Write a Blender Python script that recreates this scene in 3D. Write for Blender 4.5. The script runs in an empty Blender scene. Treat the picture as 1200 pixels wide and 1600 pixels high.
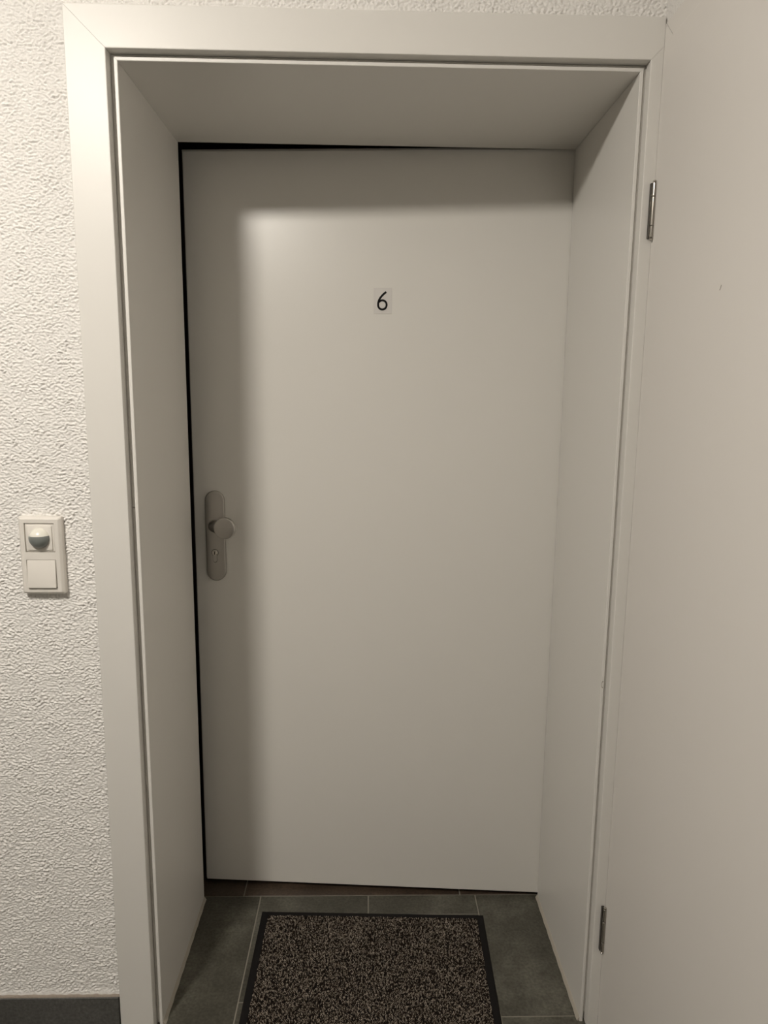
import bpy, bmesh, math, random
import numpy as np
from mathutils import Vector, Matrix

random.seed(4)
S = bpy.context.scene
COL = S.collection

# ------------------------------------------------------------------ camera
YAW, PITCH, ROLL = 1.3936, 9.2638, 0.5914
CX, CY, CZ = -0.0144, -1.3217, 1.3692
FPX = 1086.16
y_, p_, r_ = (math.radians(a) for a in (YAW, PITCH, ROLL))
fwd = Vector((math.sin(y_) * math.cos(p_), math.cos(y_) * math.cos(p_), -math.sin(p_)))
rgt = Vector((math.cos(y_), -math.sin(y_), 0))
upv = rgt.cross(fwd)
r2 = math.cos(r_) * rgt + math.sin(r_) * upv
u2 = -math.sin(r_) * rgt + math.cos(r_) * upv
cam = bpy.data.cameras.new('camera')
cam.sensor_fit = 'VERTICAL'
cam.sensor_height = 36.0
cam.sensor_width = 27.0
cam.lens = FPX / 1600.0 * 36.0
cam.clip_start = 0.02
co = bpy.data.objects.new('camera', cam)
COL.objects.link(co)
m3 = Matrix((r2, u2, -fwd)).transposed()
co.matrix_world = Matrix.Translation((CX, CY, CZ)) @ m3.to_4x4()
S.camera = co

# ------------------------------------------------------------------ world, exposure
W = bpy.data.worlds.new('world')
S.world = W
W.use_nodes = True
W.node_tree.nodes['Background'].inputs[0].default_value = (0.0, 0.0, 0.0, 1)
W.node_tree.nodes['Background'].inputs[1].default_value = 0.0
vs = S.view_settings
vs.view_transform = 'Standard'
vs.look = 'None'
vs.gamma = 1.0
vs.exposure = 0.0
vs.use_curve_mapping = False
LAMP_POS = (-0.89, -1.23, 2.32)      # ceiling lamp of the corridor, up and to the left behind the camera
LAMP_STRENGTH = 247.0
LAMP_COLOR = (1.0, 0.937, 0.85, 1)

# ------------------------------------------------------------------ measures (metres)
XLO, XLI, XRI, XRO = -0.5415, -0.471, 0.4786, 0.5003   # casing outer / inner edges
ZI, ZO = 1.9611, 2.0306
XL, XR, ZL = -0.4573, 0.4671, 1.9491                   # faces of the jamb lining
Y_BEAD, Y_SLOT, Y_BACK = 0.018, 0.0265, 0.410
WALL_Y = 0.008                                         # plaster face of the front wall
CEIL = 2.39
RWX = 0.503                                            # plaster face of the right wall
ROOM_L, ROOM_B = -3.9, -4.4

# ------------------------------------------------------------------ materials
def mat(name, col, rough=0.5, metal=0.0, spec=0.5):
    m = bpy.data.materials.new(name)
    m.use_nodes = True
    b = m.node_tree.nodes['Principled BSDF']
    b.inputs['Base Color'].default_value = (*col, 1)
    b.inputs['Roughness'].default_value = rough
    b.inputs['Metallic'].default_value = metal
    b.inputs['Specular IOR Level'].default_value = spec
    return m, m.node_tree, b

def noise_bump(nt, b, scale, strength, dist=0.001, detail=3.0, coord='Object', rough=0.5):
    tc = nt.nodes.new('ShaderNodeTexCoord')
    nz = nt.nodes.new('ShaderNodeTexNoise')
    nz.inputs['Scale'].default_value = scale
    nz.inputs['Detail'].default_value = detail
    nz.inputs['Roughness'].default_value = rough
    bp = nt.nodes.new('ShaderNodeBump')
    bp.inputs['Strength'].default_value = strength
    bp.inputs['Distance'].default_value = dist
    nt.links.new(tc.outputs[coord], nz.inputs['Vector'])
    nt.links.new(nz.outputs['Fac'], bp.inputs['Height'])
    nt.links.new(bp.outputs['Normal'], b.inputs['Normal'])
    return tc, nz, bp

def noise_color(nt, b, scale, c0, c1, lo=0.35, hi=0.65, detail=4.0, coord='Object'):
    tc = nt.nodes.new('ShaderNodeTexCoord')
    nz = nt.nodes.new('ShaderNodeTexNoise')
    nz.inputs['Scale'].default_value = scale
    nz.inputs['Detail'].default_value = detail
    cr = nt.nodes.new('ShaderNodeValToRGB')
    cr.color_ramp.elements[0].position = lo
    cr.color_ramp.elements[1].position = hi
    cr.color_ramp.elements[0].color = (*c0, 1)
    cr.color_ramp.elements[1].color = (*c1, 1)
    nt.links.new(tc.outputs[coord], nz.inputs['Vector'])
    nt.links.new(nz.outputs['Fac'], cr.inputs['Fac'])
    nt.links.new(cr.outputs['Color'], b.inputs['Base Color'])
    return tc, nz, cr

M = {}
m, nt, b = mat('white_lacquer', (0.74, 0.72, 0.68), 0.40)
noise_bump(nt, b, 700, 0.12, 0.0003)
M['lacquer'] = m
m, nt, b = mat('door_lacquer', (0.735, 0.715, 0.67), 0.32)
noise_bump(nt, b, 500, 0.08, 0.0003)
M['door'] = m
m, nt, b = mat('closet_lacquer', (0.735, 0.705, 0.665), 0.5)
noise_bump(nt, b, 500, 0.08, 0.0003)
M['closet'] = m
m, nt, b = mat('rough_plaster', (0.80, 0.78, 0.748), 0.85, spec=0.3)
noise_bump(nt, b, 420, 0.35, 0.0010, 3.0)
M['plaster'] = m
m, nt, b = mat('rough_plaster_flat', (0.80, 0.78, 0.748), 0.85, spec=0.3)
noise_bump(nt, b, 230, 0.9, 0.004, 4.0)
M['plaster_flat'] = m
m, nt, b = mat('ceiling_paint', (0.8, 0.78, 0.75), 0.9)
noise_bump(nt, b, 300, 0.3, 0.001)
M['ceiling'] = m
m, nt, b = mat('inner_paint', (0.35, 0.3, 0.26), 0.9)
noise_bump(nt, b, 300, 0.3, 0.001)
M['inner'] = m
m, nt, b = mat('gasket_rubber', (0.60, 0.58, 0.54), 0.6)
noise_bump(nt, b, 400, 0.1, 0.0003)
M['gasket'] = m
m, nt, b = mat('dark_rubber', (0.007, 0.006, 0.006), 0.75, spec=0.2)
noise_bump(nt, b, 350, 0.3, 0.0006)
M['rubber'] = m
m, nt, b = mat('caulk', (0.43, 0.395, 0.335), 0.55)
noise_bump(nt, b, 120, 0.3, 0.0006)
M['caulk'] = m
m, nt, b = mat('grout', (0.26, 0.24, 0.20), 0.9)
noise_bump(nt, b, 400, 0.4, 0.0006)
M['grout'] = m
m, nt, b = mat('joint_mortar', (0.30, 0.255, 0.21), 0.85)
noise_bump(nt, b, 300, 0.5, 0.001)
M['cream'] = m

def tile_mat(name, c0, c1, c2, rough):
    m, nt, b = mat(name, c0, rough)
    tc = nt.nodes.new('ShaderNodeTexCoord')
    oi = nt.nodes.new('ShaderNodeObjectInfo')
    sc = nt.nodes.new('ShaderNodeVectorMath'); sc.operation = 'SCALE'
    sc.inputs[0].default_value = (37.0, 19.0, 5.0)
    add = nt.nodes.new('ShaderNodeVectorMath'); add.operation = 'ADD'
    nt.links.new(oi.outputs['Random'], sc.inputs['Scale'])
    nt.links.new(tc.outputs['Object'], add.inputs[0])
    nt.links.new(sc.outputs[0], add.inputs[1])
    n1 = nt.nodes.new('ShaderNodeTexNoise'); n1.inputs['Scale'].default_value = 7; n1.inputs['Detail'].default_value = 6; n1.inputs['Roughness'].default_value = 0.65
    n2 = nt.nodes.new('ShaderNodeTexNoise'); n2.inputs['Scale'].default_value = 160; n2.inputs['Detail'].default_value = 3
    nt.links.new(add.outputs[0], n1.inputs['Vector']); nt.links.new(add.outputs[0], n2.inputs['Vector'])
    cr = nt.nodes.new('ShaderNodeValToRGB')
    cr.color_ramp.elements[0].position = 0.32; cr.color_ramp.elements[0].color = (*c0, 1)
    cr.color_ramp.elements[1].position = 0.72; cr.color_ramp.elements[1].color = (*c2, 1)
    e = cr.color_ramp.elements.new(0.52); e.color = (*c1, 1)
    mx = nt.nodes.new('ShaderNodeMixRGB'); mx.blend_type = 'OVERLAY'; mx.inputs['Fac'].default_value = 0.7
    nt.links.new(n1.outputs['Fac'], cr.inputs['Fac'])
    nt.links.new(cr.outputs['Color'], mx.inputs['Color1']); nt.links.new(n2.outputs['Fac'], mx.inputs['Color2'])
    nt.links.new(mx.outputs['Color'], b.inputs['Base Color'])
    bp = nt.nodes.new('ShaderNodeBump'); bp.inputs['Strength'].default_value = 0.15; bp.inputs['Distance'].default_value = 0.0008
    nt.links.new(n2.outputs['Fac'], bp.inputs['Height']); nt.links.new(bp.outputs['Normal'], b.inputs['Normal'])
    return m
M['tile'] = tile_mat('grey_stone_tile', (0.048, 0.045, 0.034), (0.070, 0.066, 0.051), (0.135, 0.13, 0.105), 0.52)
M['tile_brown'] = tile_mat('brown_stone_tile', (0.04, 0.027, 0.018), (0.06, 0.041, 0.028), (0.1, 0.07, 0.048), 0.5)
M['tile_dark'] = tile_mat('charcoal_skirting_tile', (0.075, 0.073, 0.068), (0.09, 0.088, 0.082), (0.11, 0.107, 0.1), 0.5)

m, nt, b = mat('brushed_steel', (0.50, 0.48, 0.45), 0.38, 1.0)
noise_bump(nt, b, 900, 0.08, 0.0002)
M['steel'] = m
m, nt, b = mat('polished_steel', (0.60, 0.57, 0.52), 0.14, 1.0)
M['chrome'] = m
m, nt, b = mat('dark_steel_and_shade', (0.10, 0.09, 0.08), 0.35, 1.0)
M['dark_steel_and_shade'] = m
m, nt, b = mat('black_gap', (0.01, 0.009, 0.008), 0.8)
M['black'] = m
m, nt, b = mat('white_plastic', (0.76, 0.725, 0.67), 0.35)
M['plastic'] = m
m, nt, b = mat('sensor_cap_plastic', (0.80, 0.78, 0.70), 0.22)
M['dome'] = m
m, nt, b = mat('sensor_lens', (0.19, 0.205, 0.195), 0.3)
M['lens'] = m
m, nt, b = mat('silver_film', (0.66, 0.635, 0.605), 0.4)
noise_bump(nt, b, 90, 0.1, 0.0004)
M['film'] = m
m, nt, b = mat('black_ink', (0.006, 0.005, 0.005), 0.7, spec=0.15)
M['ink'] = m
m, nt, b = mat('scuff_grey', (0.33, 0.30, 0.26), 0.7)
M['scuff'] = m
# carpet pile: colour of each tuft from a face attribute
m, nt, b = mat('carpet_pile', (0.2, 0.16, 0.12), 0.95, spec=0.1)
at = nt.nodes.new('ShaderNodeAttribute'); at.attribute_name = 'tuft'
nt.links.new(at.outputs['Color'], b.inputs['Base Color'])
M['pile'] = m
m = bpy.data.materials.new('lamp_glass'); m.use_nodes = True
nt = m.node_tree
for n in list(nt.nodes): nt.nodes.remove(n)
o_ = nt.nodes.new('ShaderNodeOutputMaterial'); e_ = nt.nodes.new('ShaderNodeEmission')
e_.inputs['Color'].default_value = LAMP_COLOR; e_.inputs['Strength'].default_value = LAMP_STRENGTH
nt.links.new(e_.outputs[0], o_.inputs['Surface'])
M['lamp'] = m

# ------------------------------------------------------------------ helpers
def link(o, parent=None):
    COL.objects.link(o)
    if parent is not None: o.parent = parent
    return o

def tag(o, label=None, cat=None, group=None, kind=None):
    if label: o['label'] = label
    if cat: o['category'] = cat
    if group: o['group'] = group
    if kind: o['kind'] = kind
    return o

def empty(name, loc=(0, 0, 0), rz=0.0):
    o = bpy.data.objects.new(name, None)
    o.empty_display_size = 0.05
    o.location = loc; o.rotation_euler = (0, 0, rz)
    return link(o)

def obj(name, bm, material, parent=None, smooth=False):
    bmesh.ops.recalc_face_normals(bm, faces=bm.faces)
    me = bpy.data.meshes.new(name)
    bm.to_mesh(me); bm.free()
    me.materials.append(M[material])
    if smooth:
        for p in me.polygons: p.use_smooth = True
    return link(bpy.data.objects.new(name, me), parent)

def sharp(o, ang=35):
    me = o.data
    for p in me.polygons: p.use_smooth = True
    me.set_sharp_from_angle(angle=math.radians(ang))
    return o

def add_box(bm, x0, x1, y0, y1, z0, z1, bev=0.0, seg=2):
    vs_ = [bm.verts.new((x, y, z)) for x in (x0, x1) for y in (y0, y1) for z in (z0, z1)]
    q = [(0, 1, 3, 2), (4, 6, 7, 5), (0, 4, 5, 1), (2, 3, 7, 6), (0, 2, 6, 4), (1, 5, 7, 3)]
    fs = [bm.faces.new([vs_[i] for i in f]) for f in q]
    if bev:
        es = list({e for f in fs for e in f.edges})
        bmesh.ops.bevel(bm, geom=es, offset=bev, segments=seg, profile=0.5, affect='EDGES')

def box(name, x0, x1, y0, y1, z0, z1, material, parent=None, bev=0.0, seg=2):
    bm = bmesh.new(); add_box(bm, x0, x1, y0, y1, z0, z1, bev, seg)
    return obj(name, bm, material, parent)

def prism_xz(bm, poly, y0, y1, bev=0.0, seg=3, pick=None):
    """polygon in x,z extruded along y; front edges (y0) chosen by pick(mid) are rounded"""
    a = [bm.verts.new((x, y0, z)) for x, z in poly]
    c = [bm.verts.new((x, y1, z)) for x, z in poly]
    n = len(poly)
    f0 = bm.faces.new(a); bm.faces.new(c[::-1])
    for i in range(n):
        bm.faces.new((a[i], c[i], c[(i + 1) % n], a[(i + 1) % n]))
    if bev:
        es = [e for e in f0.edges if pick is None or pick(i=None, e=e)]
        bmesh.ops.bevel(bm, geom=es, offset=bev, segments=seg, profile=0.5, affect='EDGES')

def loft(bm, rings, cap0=True, cap1=True):
    R_ = [[bm.verts.new(p) for p in ring] for ring in rings]
    n = len(R_[0])
    for a, c in zip(R_, R_[1:]):
        for i in range(n):
            bm.faces.new((a[i], a[(i + 1) % n], c[(i + 1) % n], c[i]))
    if cap0: bm.faces.new(R_[0][::-1])
    if cap1: bm.faces.new(R_[-1])

def lathe_y(bm, cx, cz, prof, seg=40):
    """profile list of (radius, y) turned around the y axis"""
    loft(bm, [[(cx + r * math.cos(2 * math.pi * k / seg), y, cz + r * math.sin(2 * math.pi * k / seg)) for k in range(seg)] for r, y in prof])

def lathe_z(bm, cx, cy, prof, seg=24):
    loft(bm, [[(cx + r * math.cos(2 * math.pi * k / seg), cy + r * math.sin(2 * math.pi * k / seg), z) for k in range(seg)] for r, z in prof])

# ------------------------------------------------------------------ 2-D gradient noise for the roughcast
rng = np.random.default_rng(7)
PERM = rng.permutation(4096)
GR = rng.normal(size=(4096, 2)); GR /= np.linalg.norm(GR, axis=1)[:, None]
def pnoise(x, y):
    xi = np.floor(x).astype(int); yi = np.floor(y).astype(int)
    fx = x - xi; fy = y - yi
    def g(ix, iy, dx, dy):
        h = PERM[(PERM[ix & 4095] + iy) & 4095]
        v = GR[h]
        return v[..., 0] * dx + v[..., 1] * dy
    u = fx * fx * fx * (fx * (fx * 6 - 15) + 10); v = fy * fy * fy * (fy * (fy * 6 - 15) + 10)
    a = g(xi, yi, fx, fy); b_ = g(xi + 1, yi, fx - 1, fy)
    c = g(xi, yi + 1, fx, fy - 1); d = g(xi + 1, yi + 1, fx - 1, fy - 1)
    return (a + u * (b_ - a)) * (1 - v) + (c + u * (d - c)) * v

def roughcast(x, z):
    wx = x + 0.002 * pnoise(x / 0.011, z / 0.011 + 31); wz = z + 0.002 * pnoise(x / 0.011 + 57, z / 0.011)
    a = pnoise(wx / 0.0058, wz / 0.0039)
    c = pnoise(wx / 0.0030 + 11, wz / 0.0024 + 5)
    d = pnoise(x / 0.035, z / 0.028)
    return np.clip((0.0033 * a + 0.0015 * c) * (1.0 + 0.9 * d) + 0.0007 * d, -0.0035, 0.004)

def plaster_patch(x0, x1, z0, z1, y, step, wavy_bottom=False):
    nx = max(2, int(round((x1 - x0) / step)) + 1); nz = max(2, int(round((z1 - z0) / step)) + 1)
    X, Z = np.meshgrid(np.linspace(x0, x1, nx), np.linspace(z0, z1, nz))
    H = roughcast(X, Z)
    if wavy_bottom:                                     # the plaster is smoothed off in a lip above the skirting
        t = np.clip((Z - z0) / 0.012, 0, 1)
        H = H * t + 0.0022 * (1 - t) * (1 + 0.25 * np.sin(X * 140) + 0.2 * np.sin(X * 333 + 1))
    V = np.stack([X, y - H, Z], -1).reshape(-1, 3)
    i = np.arange(nx * nz).reshape(nz, nx)
    F = np.stack([i[:-1, :-1], i[:-1, 1:], i[1:, 1:], i[1:, :-1]], -1).reshape(-1, 4)
    return V, F

# ------------------------------------------------------------------ wall with the doorway
patches = [plaster_patch(-0.83, -0.530, 0.0932, 2.12, WALL_Y, 0.00105, True),
           plaster_patch(-0.530, RWX, 2.022, 2.12, WALL_Y, 0.0011)]
def quadbox(x0, x1, y0, y1, z0, z1):
    v = np.array([(x, y, z) for x in (x0, x1) for y in (y0, y1) for z in (z0, z1)], float)
    f = np.array([(0, 1, 3, 2), (4, 6, 7, 5), (0, 4, 5, 1), (2, 3, 7, 6), (0, 2, 6, 4), (1, 5, 7, 3)])
    return v, f
CORE = 0.0125
patches += [quadbox(ROOM_L, -0.83, WALL_Y, Y_BACK - 0.002, 0, CEIL),
            quadbox(-0.83, -0.5425, CORE, Y_BACK - 0.002, 0, 2.12), quadbox(-0.83, 1.0, WALL_Y, Y_BACK - 0.002, 2.12, CEIL),
            quadbox(-0.5425, XL - 0.022, 0.034, Y_BACK - 0.002, 0, 2.032),
            quadbox(XR + 0.022, 1.0, 0.034, Y_BACK - 0.002, 0, 2.032),
            quadbox(-0.5425, 1.0, CORE, Y_BACK - 0.002, 2.032, 2.12),
            quadbox(XL - 0.022, XR + 0.022, 0.034, Y_BACK - 0.002, ZL + 0.022, 2.032)]
Vs, Fs, off = [], [], 0
nfine = len(patches[0][1]) + len(patches[1][1])
for v, f in patches:
    Vs.append(v); Fs.append(f + off); off += len(v)
Vs = np.concatenate(Vs); Fs = np.concatenate(Fs)
me = bpy.data.meshes.new('wall_front')
me.vertices.add(len(Vs)); me.vertices.foreach_set('co', Vs.astype(np.float32).ravel())
me.loops.add(Fs.size); me.loops.foreach_set('vertex_index', Fs.astype(np.int32).ravel())
me.polygons.add(len(Fs))
me.polygons.foreach_set('loop_start', np.arange(0, Fs.size, 4, dtype=np.int32))
me.polygons.foreach_set('use_smooth', np.array([True] * nfine + [False] * (len(Fs) - nfine)))
me.polygons.foreach_set('material_index', np.array([0] * nfine + [1] * (len(Fs) - nfine), dtype=np.int32))
me.materials.append(M['plaster']); me.materials.append(M['plaster_flat'])
me.update(calc_edges=True); me.validate()
wf = link(bpy.data.objects.new('wall_front', me))
tag(wf, 'white roughcast plaster wall around the deep doorway', 'wall', kind='structure')

# right wall (plaster above and beyond the flush cupboard door)
bm = bmesh.new()
C_Y0, C_Y1, C_Z = -0.0026, -0.975, 2.019               # outer outline of the cupboard door's trim
add_box(bm, RWX, 0.62, C_Y1, WALL_Y + 0.004, C_Z, CEIL)
add_box(bm, RWX, 0.62, ROOM_B, C_Y1, 0, CEIL)
o = obj('wall_right', bm, 'plaster_flat')
tag(o, 'white plaster side wall above the smooth flush door', 'wall', kind='structure')
o = box('wall_back', ROOM_L, 0.62, ROOM_B - 0.1, ROOM_B, 0, CEIL, 'plaster_flat')
tag(o, 'white plaster wall at the back of the corridor', 'wall', kind='structure')
o = box('wall_left', ROOM_L - 0.1, ROOM_L, ROOM_B - 0.1, 0.3, 0, CEIL, 'plaster_flat')
tag(o, 'white plaster wall at the left end of the corridor', 'wall', kind='structure')
o = box('ceiling', ROOM_L - 0.1, 1.0, ROOM_B - 0.1, 0.42, CEIL, CEIL + 0.1, 'ceiling')
tag(o, 'flat white corridor ceiling', 'ceiling', kind='structure')
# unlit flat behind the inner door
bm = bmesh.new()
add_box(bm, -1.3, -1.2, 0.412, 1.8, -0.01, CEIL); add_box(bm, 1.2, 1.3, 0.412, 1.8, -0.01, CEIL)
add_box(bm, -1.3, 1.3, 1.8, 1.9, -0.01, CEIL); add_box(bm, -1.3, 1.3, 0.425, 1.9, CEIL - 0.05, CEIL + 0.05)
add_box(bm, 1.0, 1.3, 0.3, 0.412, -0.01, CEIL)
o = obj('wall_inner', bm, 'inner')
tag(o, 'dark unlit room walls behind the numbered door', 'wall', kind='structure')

# ------------------------------------------------------------------ floor of single tiles
bm = bmesh.new()
add_box(bm, ROOM_L - 0.1, 1.3, ROOM_B - 0.1, 1.9, -0.06, -0.0016)
floor = obj('floor', bm, 'grout')
tag(floor, 'floor of grey stone-look tiles with pale joints', 'floor', kind='structure')
tile_cache = {}
def tile(x0, x1, y0, y1, material, parent, t=0.009, name='tile'):
    w, l = round(x1 - x0, 4), round(y1 - y0, 4)
    key = (w, l, material)
    if key not in tile_cache:
        bm = bmesh.new(); add_box(bm, -w / 2, w / 2, -l / 2, l / 2, -t, 0, 0.0007, 1)
        bmesh.ops.recalc_face_normals(bm, faces=bm.faces)
        me = bpy.data.meshes.new('tile'); bm.to_mesh(me); bm.free(); me.materials.append(M[material])
        tile_cache[key] = me
    o = bpy.data.objects.new(name, tile_cache[key])
    o.location = ((x0 + x1) / 2, (y0 + y1) / 2, 0)
    return link(o, parent)
G = 0.0032
cols = [-0.005 + 0.2985 * k for k in range(-14, 4)]
offs = {12: -0.12, 13: 0.077, 14: 0.349, 15: 0.033}        # joint position along y of the columns in view
for k in range(len(cols) - 1):
    x0, x1 = cols[k] + G / 2, cols[k + 1] - G / 2
    x0 = max(x0, ROOM_L)
    x1 = min(x1, 0.62)
    if x1 - x0 < 0.02: continue
    of = offs.get(k, 0.077 + (0.27 if k % 2 else 0.0))
    ymax = 0.4205 if (x0 > -0.62) else 0.0
    n0 = math.floor((ROOM_B - of) / 0.6)
    for n in range(n0, 3):
        y0, y1 = of + n * 0.6 + G / 2, of + (n + 1) * 0.6 - G / 2
        y0 = max(y0, ROOM_B); y1 = min(y1, ymax)
        if y1 - y0 < 0.012: continue
        tile(x0, x1, y0, y1, 'tile', floor)
for a, c in ((-0.953, -0.351), (-0.351, 0.2517), (0.2517, 0.854)):
    for y0, y1 in ((0.4235, 0.9), (0.9, 1.5)):
        tile(a + G / 2, c - G / 2, y0, y1 - G, 'tile_brown', floor)

# ------------------------------------------------------------------ skirting
bb = empty('baseboard_front', (-0.9, WALL_Y, 0))
tag(bb, 'dark charcoal tile skirting below the rough plaster wall', 'skirting', kind='structure')
xs = [-0.5425, -1.14, -1.74, -2.34, -2.94, -3.54, ROOM_L]
for a, c in zip(xs[1:], xs[:-1]):
    o = box('tile', a + 0.0015 + 0.9, c - 0.0015 + 0.9, -0.0085, 0.004, 0.0, 0.0895, 'tile_dark', bb, 0.0007, 1)
# cream joint bead on the skirting, a little wavy
bm = bmesh.new()
n = 120; ringsv = []
for i in range(n + 1):
    x = -0.5425 - 0.9 * 0 + (-0.83 + 0.5425) * i / n
    w = 0.0007 * math.sin(i * 1.7) + 0.0006 * math.sin(i * 0.61 + 2)
    ringsv.append([(x + 0.9, 0.004, 0.0895), (x + 0.9, -0.0060, 0.0895), (x + 0.9, -0.0052 + w, 0.0918), (x + 0.9, -0.003, 0.0935), (x + 0.9, 0.004, 0.0935)])
loft(bm, ringsv)
sharp(obj('joint_bead', bm, 'cream', bb), 60)
bb2 = empty('baseboard_right', (RWX, -2.0, 0))
tag(bb2, 'dark charcoal tile skirting along the side wall', 'skirting', kind='structure')
for k in range(3):
    box('tile', -0.009, 0.0, 0.4 - 0.6 * k + 0.002, 1.0 - 0.6 * k if k else 0.99, 0, 0.0885, 'tile_dark', bb2, 0.0007, 1)

# ------------------------------------------------------------------ door frame: casing, rebate gasket, deep lining
fr = empty('trim_1', (0, 0, 0))
tag(fr, 'white lacquered door frame with wide casing and deep lining', 'door frame', kind='structure')
def long_edge(e):
    a, c = e.verts[0].co, e.verts[1].co
    dx, dz = abs(a.x - c.x), abs(a.z - c.z)
    return min(dx, dz) < 1e-5 and max(dx, dz) > 0.03 and not (a.x > 0.4995 and c.x > 0.4995)
def casing(name, poly):
    bm = bmesh.new()
    prism_xz(bm, poly, 0.0, Y_SLOT + 0.0028, 0.0016, 3, lambda i, e: long_edge(e))
    return sharp(obj(name, bm, 'lacquer', fr), 12)
g = 0.00025
casing('casing', [(XLO, 0), (XLI, 0), (XLI, ZI - g), (XLO, ZO - g)])
casing('casing', [(XLO + g, ZO), (XLI + g, ZI), (XRI - g, ZI), (XRO, ZI + (XRO - XRI) + g), (XRO, ZO)])
casing('casing', [(XRI, 0), (XRO, 0), (XRO, ZI + (XRO - XRI) - g), (XRI, ZI - g)])

def swept(side, prof, z_bot=0.0, gap=0.0):
    """mitred piece of the lining: prof = (outward offset, y) polygon"""
    bm = bmesh.new()
    rings = [[], []]
    for o_, y in prof:
        if side == 'l': a, c = (XL - o_, y, z_bot), (XL - o_, y, ZL + o_ - gap)
        elif side == 'r': a, c = (XR + o_, y, z_bot), (XR + o_, y, ZL + o_ - gap)
        else: a, c = (XL - o_ + gap, y, ZL + o_), (XR + o_ - gap, y, ZL + o_)
        rings[0].append(a); rings[1].append(c)
    loft(bm, rings)
    return bm
R1, R2 = 0.0012, 0.0016
B_ = 0.0068
lin = [(0.0, Y_BACK), (0.0, Y_BEAD + R2), (0.0002, Y_BEAD + 0.0007), (0.0007, Y_BEAD + 0.0002), (R2, Y_BEAD),
       (B_ - R1, Y_BEAD), (B_ - 0.0004, Y_BEAD + 0.0004), (B_, Y_BEAD + R1), (B_, Y_SLOT), (0.0205, Y_SLOT + 0.003), (0.0205, Y_BACK)]
for s in 'ltr':
    sharp(obj('lining', swept(s, lin, 0.0, 0.0002), 'lacquer', fr), 12)
# rubber gasket in the rebate; the left run is butt-jointed part way up
def gasket_prof(w=0.0):
    return [(0.0069, Y_SLOT - 0.0002), (0.0069, Y_SLOT - 0.004), (0.0079, Y_SLOT - 0.0062), (0.0095, Y_SLOT - 0.0055), (0.0112 + w, Y_SLOT - 0.0045), (0.0112 + w, Y_SLOT - 0.0002)]
def vgasket(side, z0, z1=None):
    bm = bmesh.new()
    rings = [[], []]
    for o_, y in gasket_prof(0.0018 if side == 'l' else 0.0):
        x = XL - o_ if side == 'l' else XR + o_
        rings[0].append((x, y, z0)); rings[1].append((x, y, z1 if z1 else ZL + o_))
    loft(bm, rings)
    obj('gasket', bm, 'gasket', fr)
vgasket('l', 0.012, 1.1545); vgasket('l', 1.1575); vgasket('r', 0.02)
bm = bmesh.new()
loft(bm, [[(XL - o_, y, ZL + o_) for o_, y in gasket_prof()], [(XR + o_, y, ZL + o_) for o_, y in gasket_prof()]])
obj('gasket', bm, 'gasket', fr)
# sealant bead where the lining stands on the tiles
for x, s in ((XL, 1), (XR, -1)):
    bm = bmesh.new()
    rings = []
    for i in range(41):
        y = 0.020 + (Y_BACK - 0.020) * i / 40
        w = 0.0056 + 0.0005 * math.sin(i * 1.3)
        rings.append([(x - s * 0.001, y, 0.0), (x + s * w, y, 0.0), (x + s * (w - 0.001), y, 0.002), (x + s * 0.0015, y, 0.0075), (x - s * 0.001, y, 0.009)])
    loft(bm, rings)
    sharp(obj('sealant', bm, 'caulk', fr), 60)
# crescent chip on the right rebate edge
bm = bmesh.new()
pts = [(0.4 * math.pi + 1.2 * math.pi * i / 14) for i in range(15)]
rr = [[(XR + 0.0035 + 0.003 * math.cos(a) * q, Y_BEAD - 0.0003 - 0.0002 * (q < 1), 0.795 + 0.0075 * math.sin(a) * q) for a in pts] for q in (1.0, 0.75)]
va = [bm.verts.new(p) for p in rr[0]]; vb = [bm.verts.new(p) for p in rr[1]]
for i in range(14): bm.faces.new((va[i], va[i + 1], vb[i + 1], vb[i]))
o = obj('chip', bm, 'scuff', fr); tag(o, 'small crescent-shaped chip')

# ------------------------------------------------------------------ numbered inner door, ajar
ANG = math.radians(-4.0)
HX, HY = 0.4671, 0.412
door = empty('door_1', (HX, HY, 0), ANG)
tag(door, 'white smooth door with the number 6, slightly ajar', 'door', kind='structure')
DW = 0.934
bm = bmesh.new(); add_box(bm, -DW, 0.003, 0.0, 0.045, 0.013, 1.9515, 0.0012, 2)
sharp(obj('leaf', bm, 'door', door), 12)
# rebate lip behind the face
bm = bmesh.new()
add_box(bm, -DW - 0.003, -DW, 0.006, 0.045, 0.013, 1.9565)
add_box(bm, -DW, -0.004, 0.006, 0.045, 1.9515, 1.9565)
obj('rebate_lip', bm, 'gasket', door)
# long plate with rounded ends
PX, PZ0, PZ1, PW = -0.8785, 0.8917, 1.1298, 0.0508
def stadium(cx, z0, z1, w, y, n=16):
    r = w / 2; out = []
    for k in range(n + 1):
        a = math.pi * k / n
        out.append((cx + r * math.cos(a), y, z1 - r + r * math.sin(a)))
    for k in range(n + 1):
        a = math.pi + math.pi * k / n
        out.append((cx + r * math.cos(a), y, z0 + r + r * math.sin(a)))
    return out
def stadium_plate(cx, z0, z1, w, y0, th, r=0.003):
    bm = bmesh.new(); rings = [stadium(cx, z0, z1, w, y0)]
    for k in range(5):
        a = math.pi / 2 * k / 4
        ins = r * (1 - math.cos(a))
        rings.append(stadium(cx, z0 + ins, z1 - ins, w - 2 * ins, y0 - th + r - r * math.sin(a)))
    loft(bm, rings)
    return bm
hp = sharp(obj('handle_plate', stadium_plate(PX, PZ0, PZ1, PW, 0.0, 0.009), 'steel', door), 18)
tag(hp, 'long satin steel handle plate with rounded ends')
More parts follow.
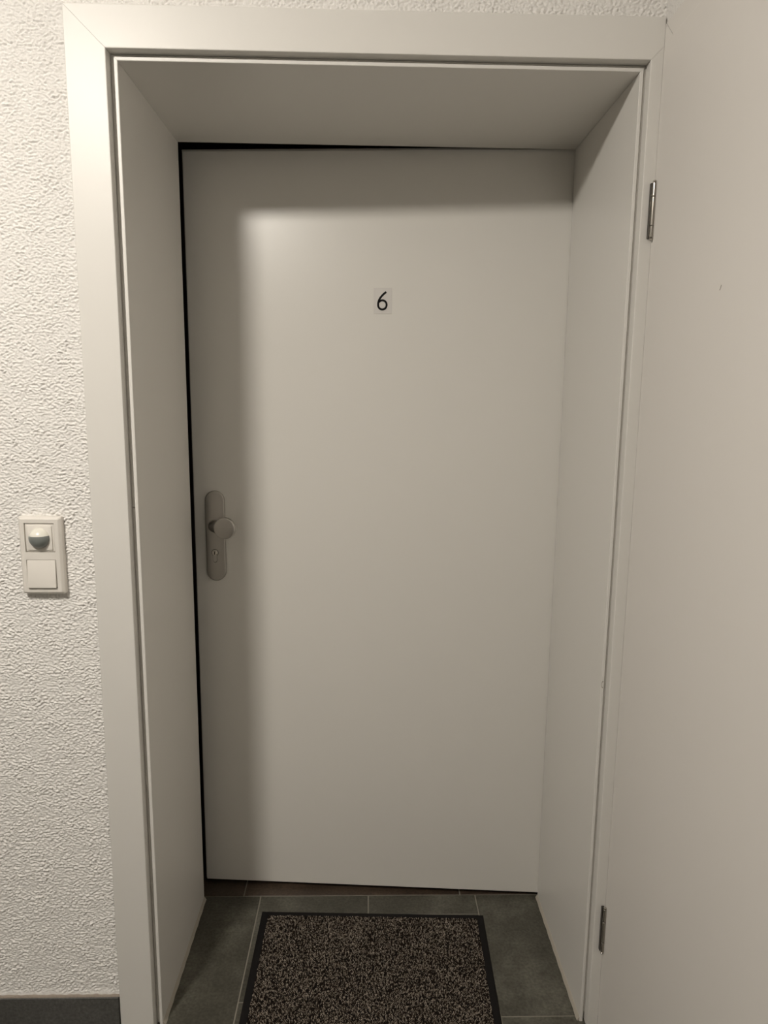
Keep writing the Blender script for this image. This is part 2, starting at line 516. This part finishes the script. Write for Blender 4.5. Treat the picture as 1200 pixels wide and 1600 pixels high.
# cranked knob
kz = 1.0425
sec = [(PX, -0.008, 0.0150), (PX, -0.010, 0.0150), (PX, -0.0105, 0.0128), (PX + 0.001, -0.030, 0.0126), (PX + 0.006, -0.040, 0.0145),
       (PX + 0.020, -0.047, 0.0185), (PX + 0.034, -0.0505, 0.0235), (PX + 0.039, -0.0525, 0.0262), (PX + 0.0395, -0.0545, 0.0272), (PX + 0.0397, -0.0635, 0.0272),
       (PX + 0.0397, -0.0652, 0.0266), (PX + 0.0397, -0.0662, 0.0252), (PX + 0.0397, -0.0666, 0.0235), (PX + 0.0397, -0.0670, 0.012)]
bm = bmesh.new()
loft(bm, [[(cx + r * math.cos(2 * math.pi * k / 48), y, kz + r * math.sin(2 * math.pi * k / 48)) for k in range(48)] for cx, y, r in sec])
kn = sharp(obj('knob', bm, 'steel', hp), 24)
# euro profile cylinder in a dark cut-out
def keyhole(cx, cz, R, w, h, n=28):
    out = []
    a0 = math.asin((w / 2) / R)
    for k in range(n + 1):
        a = -math.pi / 2 + a0 + (2 * math.pi - 2 * a0) * k / n
        out.append((cx + R * math.cos(a), cz + R * math.sin(a)))
    for k in range(9):
        a = math.pi + math.pi * k / 8
        out.append((cx + w / 2 * math.cos(a), cz - h + w / 2 + w / 2 * math.sin(a)))
    return out
cx_, cz_ = PX - 0.002, 0.967
def kh_part(name, R, w, h, y0, y1, material):
    bm = bmesh.new(); P_ = keyhole(cx_, cz_, R, w, h)
    loft(bm, [[(x, y0, z) for x, z in P_], [(x, y1, z) for x, z in P_]])
    return obj(name, bm, material, hp)
kh_part('cutout', 0.0095, 0.0112, 0.0262, -0.0085, -0.0093, 'black')
kh_part('lock_cylinder', 0.0084, 0.0098, 0.0248, -0.0085, -0.0105, 'steel')
bm = bmesh.new(); lathe_y(bm, cx_, cz_, [(0.0066, -0.010), (0.0066, -0.0115), (0.0058, -0.012)], 28)
sharp(obj('lock_plug', bm, 'chrome', hp), 30)
bm = bmesh.new(); add_box(bm, cx_ - 0.0010, cx_ + 0.0010, -0.0123, -0.0112, cz_ - 0.0046, cz_ + 0.0042)
obj('key_slot', bm, 'black', hp)
# number sticker
SX, SZ, SW, SH = -0.4480, 1.6056, 0.0447, 0.0616
bm = bmesh.new(); add_box(bm, SX - SW / 2, SX + SW / 2, -0.0008, 0.0, SZ - SH / 2, SZ + SH / 2, 0.0002, 1)
st = obj('number_plate', bm, 'film', door); tag(st, 'small silvery plate with a black 6')
def bez(p0, p1, p2, p3, n):
    return [tuple((1 - t) ** 3 * a + 3 * (1 - t) ** 2 * t * b_ + 3 * (1 - t) * t * t * c + t ** 3 * d for a, b_, c, d in zip(p0, p1, p2, p3)) for t in (i / n for i in range(n + 1))]
# centre line in the plate's own 420 x 615 units (origin top left)
path = bez((308, 98), (205, 170), (112, 270), (110, 395), 16)
rx, ry, ccx, ccy = 104.0, 109.0, 214.0, 404.0
path = path + [(ccx + rx * math.cos(math.pi + (2 * math.pi - 0.6) * k / 36), ccy - ry * math.sin(math.pi + (2 * math.pi - 0.6) * k / 36)) for k in range(1, 37)]
U = SH / 615.0
P2 = [Vector((SX - SW / 2 + x * U, SZ + SH / 2 - z * U)) for x, z in path]
hw = 24.5 * U
bm = bmesh.new(); rings = []
for i, p in enumerate(P2):
    t = (P2[min(i + 1, len(P2) - 1)] - P2[max(i - 1, 0)]).normalized()
    nrm = Vector((-t.y, t.x)) * hw
    a, c = p + nrm, p - nrm
    rings.append([(a.x, -0.0007, a.y), (c.x, -0.0007, c.y), (c.x, -0.0013, c.y), (a.x, -0.0013, a.y)])
loft(bm, rings)
o = obj('numeral', bm, 'ink', st); tag(o, 'black numeral 6')

# ------------------------------------------------------------------ flush cupboard door in the right wall
cd = empty('door_2', (0.497, -0.017, 0))
tag(cd, 'smooth pale door flush in the side wall with slim hinges', 'door', kind='structure')
L_Y1 = -0.957
bm = bmesh.new(); add_box(bm, 0.0, 0.04, L_Y1 + 0.017, 0.0, 0.006, 1.982, 0.0014, 2)
sharp(obj('leaf', bm, 'closet', cd), 12)
def hinge(zs):
    h = None
    cx, cy = -0.0008, 0.0070
    for k, (a, c) in enumerate(zip(zs[:-1], zs[1:])):
        bm = bmesh.new()
        a2, c2 = a + 0.0006, c - 0.0006
        lathe_z(bm, cx, cy, [(0.0029, a2), (0.0034, a2 + 0.0006), (0.0034, c2 - 0.0006), (0.0029, c2)])
        o = sharp(obj('hinge' if h is None else 'knuckle', bm, 'chrome', cd if h is None else h), 30)
        if h is None: h = o
    bm = bmesh.new(); lathe_z(bm, cx, cy, [(0.0021, zs[0] - 0.0005), (0.0021, zs[-1] + 0.0005)], 16)
    obj('pin', bm, 'dark_steel_and_shade', h)
    bm = bmesh.new(); lathe_z(bm, cx, cy, [(0.0022, zs[-1]), (0.0033, zs[-1] + 0.001), (0.0030, zs[-1] + 0.003), (0.0014, zs[-1] + 0.0042)], 16)
    sharp(obj('finial', bm, 'chrome', h), 30)
    bm = bmesh.new(); lathe_z(bm, cx, cy, [(0.0014, zs[0] - 0.0042), (0.0030, zs[0] - 0.003), (0.0033, zs[0] - 0.001), (0.0022, zs[0])], 16)
    sharp(obj('finial', bm, 'chrome', h), 30)
    bm = bmesh.new(); add_box(bm, cx - 0.0046, cx + 0.001, cy + 0.0028, cy + 0.0098, zs[0], zs[-1])  # added strip; its dark colour stands in for the barrel's shaded left half
    obj('hinge_shade_strip', bm, 'dark_steel_and_shade', h)
    tag(h, 'slim polished steel barrel hinge')
hinge([1.6615, 1.6825, 1.7320, 1.7560])
hinge([0.2000, 0.2240, 0.2730, 0.3030])
bm = bmesh.new()
for k in range(6):
    a = -0.3 + k * 0.28
    add_box(bm, -0.0004, 0.0001, -0.2655 - 0.0026 * math.sin(a) - 0.0006, -0.2655 - 0.0026 * math.sin(a) + 0.0006, 1.530 + 0.0011 * k, 1.5315 + 0.0011 * k)
o = obj('scuff', bm, 'scuff', cd); tag(o, 'tiny dark scuff')
# its slim mitred trim
t2 = empty('trim_2', (0.5005, 0, 0))
tag(t2, 'slim mitred trim around the flush side door', 'door frame', kind='structure')
iw = 0.0356
def trim_yz(poly):
    bm = bmesh.new()
    a = [bm.verts.new((0, y, z)) for y, z in poly]; c = [bm.verts.new((0.05, y, z)) for y, z in poly]
    n = len(poly); bm.faces.new(a); bm.faces.new(c[::-1])
    for i in range(n): bm.faces.new((a[i], c[i], c[(i + 1) % n], a[(i + 1) % n]))
    obj('trim_piece', bm, 'closet', t2)
k2 = 0.0009
trim_yz([(C_Y0 + 0.0022, 0), (-0.0168, 0), (-0.0168, 1.9826), (-0.0385, 1.9826), (-0.0385, C_Z - 0.0359 - k2), (C_Y0, C_Z - k2), (C_Y0 + 0.0022, C_Z - k2)])
trim_yz([(C_Y0 - k2, C_Z), (-0.0380, C_Z - 0.0354), (L_Y1 + 0.02, 1.9836), (L_Y1 - 0.001, 1.9836), (C_Y1, C_Z)])
trim_yz([(L_Y1 - 0.0006, 0), (C_Y1, 0), (C_Y1, C_Z - k2), (L_Y1 - 0.0006, 1.9832)])

# ------------------------------------------------------------------ motion sensor and light switch
sw = empty('light_switch', (-0.6788 + 0.0405, WALL_Y, 1.1413 - 0.076))
tag(sw, 'white double wall plate with motion sensor above a rocker switch', 'light switch')
def rrect(cx, cz, w, h, r, y, n=5):
    out = []
    for sx, sz, a0 in ((1, 1, 0), (-1, 1, 90), (-1, -1, 180), (1, -1, 270)):
        for k in range(n + 1):
            a = math.radians(a0 + 90 * k / n)
            out.append((cx + sx * (w / 2 - r) + r * math.cos(a), y, cz + sz * (h / 2 - r) + r * math.sin(a)))
    return out
# frame with two square windows: outer chamfered ring + inner field built as strips
FD = -0.0165
bm = bmesh.new()
loft(bm, [rrect(0, 0, 0.081, 0.152, 0.0035, 0.0), rrect(0, 0, 0.081, 0.152, 0.0035, FD + 0.0065), rrect(0, 0, 0.0795, 0.1505, 0.0035, FD + 0.0045),
          rrect(0, 0, 0.0730, 0.1440, 0.0030, FD + 0.0008), rrect(0, 0, 0.0705, 0.1415, 0.0028, FD + 0.0001)], True, False)
R_ = bm.verts[:][-24:]
# flat face with two holes, triangulated through bridging strips
hwid = 0.0565
zc = (0.0355, -0.0355)
def quad(bm, a, c, y=FD):
    vs4 = [bm.verts.new((x, y, z)) for x, z in ((a[0], a[1]), (c[0], a[1]), (c[0], c[1]), (a[0], c[1]))]
    bm.faces.new(vs4)
ex, ez = 0.0355, 0.071
h2 = hwid / 2
quad(bm, (-ex, zc[0] + h2), (ex, ez)); quad(bm, (-ex, zc[1] + h2), (ex, zc[0] - h2)); quad(bm, (-ex, -ez), (ex, zc[1] - h2))
for z in zc:
    quad(bm, (-ex, z - h2), (-h2, z + h2)); quad(bm, (h2, z - h2), (ex, z + h2))
    # window sides
    for (xa, za), (xb, zb) in (((-h2, z - h2), (-h2, z + h2)), ((-h2, z + h2), (h2, z + h2)), ((h2, z + h2), (h2, z - h2)), ((h2, z - h2), (-h2, z - h2))):
        v4 = [bm.verts.new(p) for p in ((xa, FD, za), (xb, FD, zb), (xb, -0.004, zb), (xa, -0.004, za))]
        bm.faces.new(v4)
me = bpy.data.meshes.new('frame'); bm.to_mesh(me); bm.free(); me.materials.append(M['plastic'])
link(bpy.data.objects.new('frame', me), sw)
# upper insert: stepped surround, plate and dome
def insert(name, cx, cz, w, y0, y1, material, parent, r=0.0018, tilt=0.0, bev=0.0012):
    bm = bmesh.new()
    def tl(ring): return [(x, y - tilt * (cz - z) / (w / 2) if y < y0 else y, z) for x, y, z in ring]
    loft(bm, [rrect(cx, cz, w, w, r, y0), tl(rrect(cx, cz, w, w, r, y1 + bev)), tl(rrect(cx, cz, w - bev * 0.6, w - bev * 0.6, r, y1 + bev * 0.3)), tl(rrect(cx, cz, w - 2 * bev, w - 2 * bev, r, y1))])
    return sharp(obj(name, bm, material, parent), 40)
# recess floor behind the inserts
bm = bmesh.new()
for z in zc: add_box(bm, -h2 + 0.0002, h2 - 0.0002, -0.0042, -0.001, z - h2 + 0.0002, z + h2 - 0.0002)
obj('recess', bm, 'scuff', sw)
ins = insert('sensor_insert', 0, zc[0], 0.0545, -0.0042, FD + 0.0020, 'plastic', sw)
face = insert('sensor_plate', 0.0, zc[0] - 0.0005, 0.0475, FD + 0.004, FD - 0.0005, 'plastic', ins)
DR = 0.0194
def dome(name, upper, material, parent):
    bm = bmesh.new()
    n, mseg = 48, 14
    zc0 = zc[0] - 0.0005
    rings = []
    for j in range(mseg):
        th = math.pi / 2 * j / mseg
        rad, dep = DR * math.cos(th), 0.0165 * math.sin(th)
        rings.append([(rad * math.cos(2 * math.pi * k / n), FD - dep, zc0 + rad * math.sin(2 * math.pi * k / n)) for k in range(n)])
    loft(bm, rings, False, True)
    bmesh.ops.bisect_plane(bm, geom=bm.verts[:] + bm.edges[:] + bm.faces[:], plane_co=(0, 0, zc0 + 0.0052), plane_no=(0, 0, 1),
                           clear_inner=upper, clear_outer=not upper)
    return obj(name, bm, material, parent, True)
o = dome('sensor_cap', True, 'dome', ins); tag(o, 'glossy white upper half of the sensor dome')
o = dome('sensor_lens', False, 'lens', ins); tag(o, 'grey lower lens of the sensor dome')
insert('rocker', 0, zc[1] + 0.0004, 0.0540, -0.0042, FD - 0.0022, 'plastic', sw, 0.0012, 0.0022, 0.0008)

# ------------------------------------------------------------------ doormat
mt = empty('doormat', (0, 0.15, 0))
tag(mt, 'brown and black flecked doormat with black rubber edge', 'doormat')
Q = {'bl': (-0.2905, 0.3605), 'br': (0.3035, 0.3405), 'fl': (-0.2915, -0.040), 'fr': (0.2895, -0.058)}
def mp(s, t):                                            # s across, t from back to front
    x = (1 - t) * ((1 - s) * Q['bl'][0] + s * Q['br'][0]) + t * ((1 - s) * Q['fl'][0] + s * Q['fr'][0])
    y = (1 - t) * ((1 - s) * Q['bl'][1] + s * Q['br'][1]) + t * ((1 - s) * Q['fl'][1] + s * Q['fr'][1])
    return x, y - 0.15
MWD, MLN = 0.594, 0.40
def ring(ins, z, n=12):
    s0, t0 = ins / MWD, ins / MLN
    c = [(s0, t0), (1 - s0, t0), (1 - s0, 1 - t0), (s0, 1 - t0)]
    out = []
    for a, b_ in zip(c, c[1:] + c[:1]):
        for k in range(n):
            s, t = a[0] + (b_[0] - a[0]) * k / n, a[1] + (b_[1] - a[1]) * k / n
            out.append((*mp(s, t), z))
    return out
bm = bmesh.new()
loft(bm, [ring(0, 0.0), ring(0.0, 0.0014), ring(0.001, 0.0022), ring(0.017, 0.0034), ring(0.019, 0.0028), ring(0.021, 0.0026)])
sharp(obj('rubber_edge', bm, 'rubber', mt), 60)
# pile: short tufts, each its own little faceted bump
pitch = 0.0027
s0, t0 = 0.0185 / MWD, 0.0165 / MLN
nx, ny = int((MWD - 0.037) / pitch), int((MLN - 0.033) / pitch)
V_, F_, Cc = [], [], []
pal = [(0.010, 0.008, 0.007), (0.02, 0.014, 0.010), (0.16, 0.132, 0.105), (0.35, 0.30, 0.25), (0.25, 0.21, 0.17)]
for j in range(ny):
    for i in range(nx):
        s = s0 + (1 - 2 * s0) * (i + 0.5 + random.uniform(-.35, .35)) / nx
        t = t0 + (1 - 2 * t0) * (j + 0.5 + random.uniform(-.35, .35)) / ny
        x, y = mp(s, t)
        light = random.random() < (0.72 if (i + j) % 2 else 0.08)
        c = random.choice(pal[2:]) if light else random.choice(pal[:2])
        k = random.uniform(0.8, 1.15); c = tuple(v * k for v in c)
        r = random.uniform(0.0010, 0.0014) * (1.0 if light else 1.25)
        e = random.uniform(1.0, 1.7)
        h = random.uniform(0.0052, 0.0068) if light else random.uniform(0.0046, 0.0064)
        a = random.uniform(0, math.pi)
        ca, sa = math.cos(a), math.sin(a)
        tx, ty = random.uniform(-.0008, .0008), random.uniform(-.0008, .0008)
        b0 = len(V_)
        for lev, (rr_, zz) in enumerate(((1.0, 0.0022), (1.05, h * 0.72), (0.55, h))):
            for q in range(4):
                an = 2 * math.pi * q / 4
                lx, ly = r * rr_ * e * math.cos(an), r * rr_ * math.sin(an)
                f_ = zz / h
                V_.append((x + lx * ca - ly * sa + tx * f_, y + lx * sa + ly * ca + ty * f_, zz))
        for lev in range(2):
            for q in range(4):
                a_, b2 = b0 + lev * 4 + q, b0 + lev * 4 + (q + 1) % 4
                F_.append((a_, b2, b2 + 4, a_ + 4)); Cc.append(c)
        F_.append(tuple(b0 + 8 + q for q in range(4))); Cc.append(c)
me = bpy.data.meshes.new('pile'); me.from_pydata(V_, [], F_)
ca_ = me.attributes.new('tuft', 'FLOAT_COLOR', 'FACE')
ca_.data.foreach_set('color', np.array([(*c, 1) for c in Cc], np.float32).ravel())
me.materials.append(M['pile'])
for p in me.polygons: p.use_smooth = True
pl = link(bpy.data.objects.new('pile', me), mt)
tag(pl, 'short flecked carpet pile', kind='stuff')
bm = bmesh.new(); loft(bm, [ring(0.0175, 0.0023), ring(0.0175, 0.0028)])
obj('pile_backing', bm, 'rubber', mt)

# ------------------------------------------------------------------ ceiling lamp of the corridor
lx_, ly_, lz_ = LAMP_POS
lamp = empty('ceiling_lamp', (lx_, ly_, CEIL))
tag(lamp, 'round flush ceiling lamp with opal glass dome', 'lamp')
bm = bmesh.new(); lathe_z(bm, 0, 0, [(0.126, 0.0), (0.126, -0.014), (0.123, -0.018), (0.10, -0.018)], 48)
sharp(obj('lamp_base', bm, 'plastic', lamp), 40)
bm = bmesh.new()
lathe_z(bm, 0, 0, [(0.113, -0.018)] + [(0.115 * math.cos(math.pi / 2 * k / 10), -0.030 - 0.056 * math.sin(math.pi / 2 * k / 10)) for k in range(0, 10)] + [(0.004, -0.086)], 48)
obj('lamp_dome', bm, 'lamp', lamp, True)
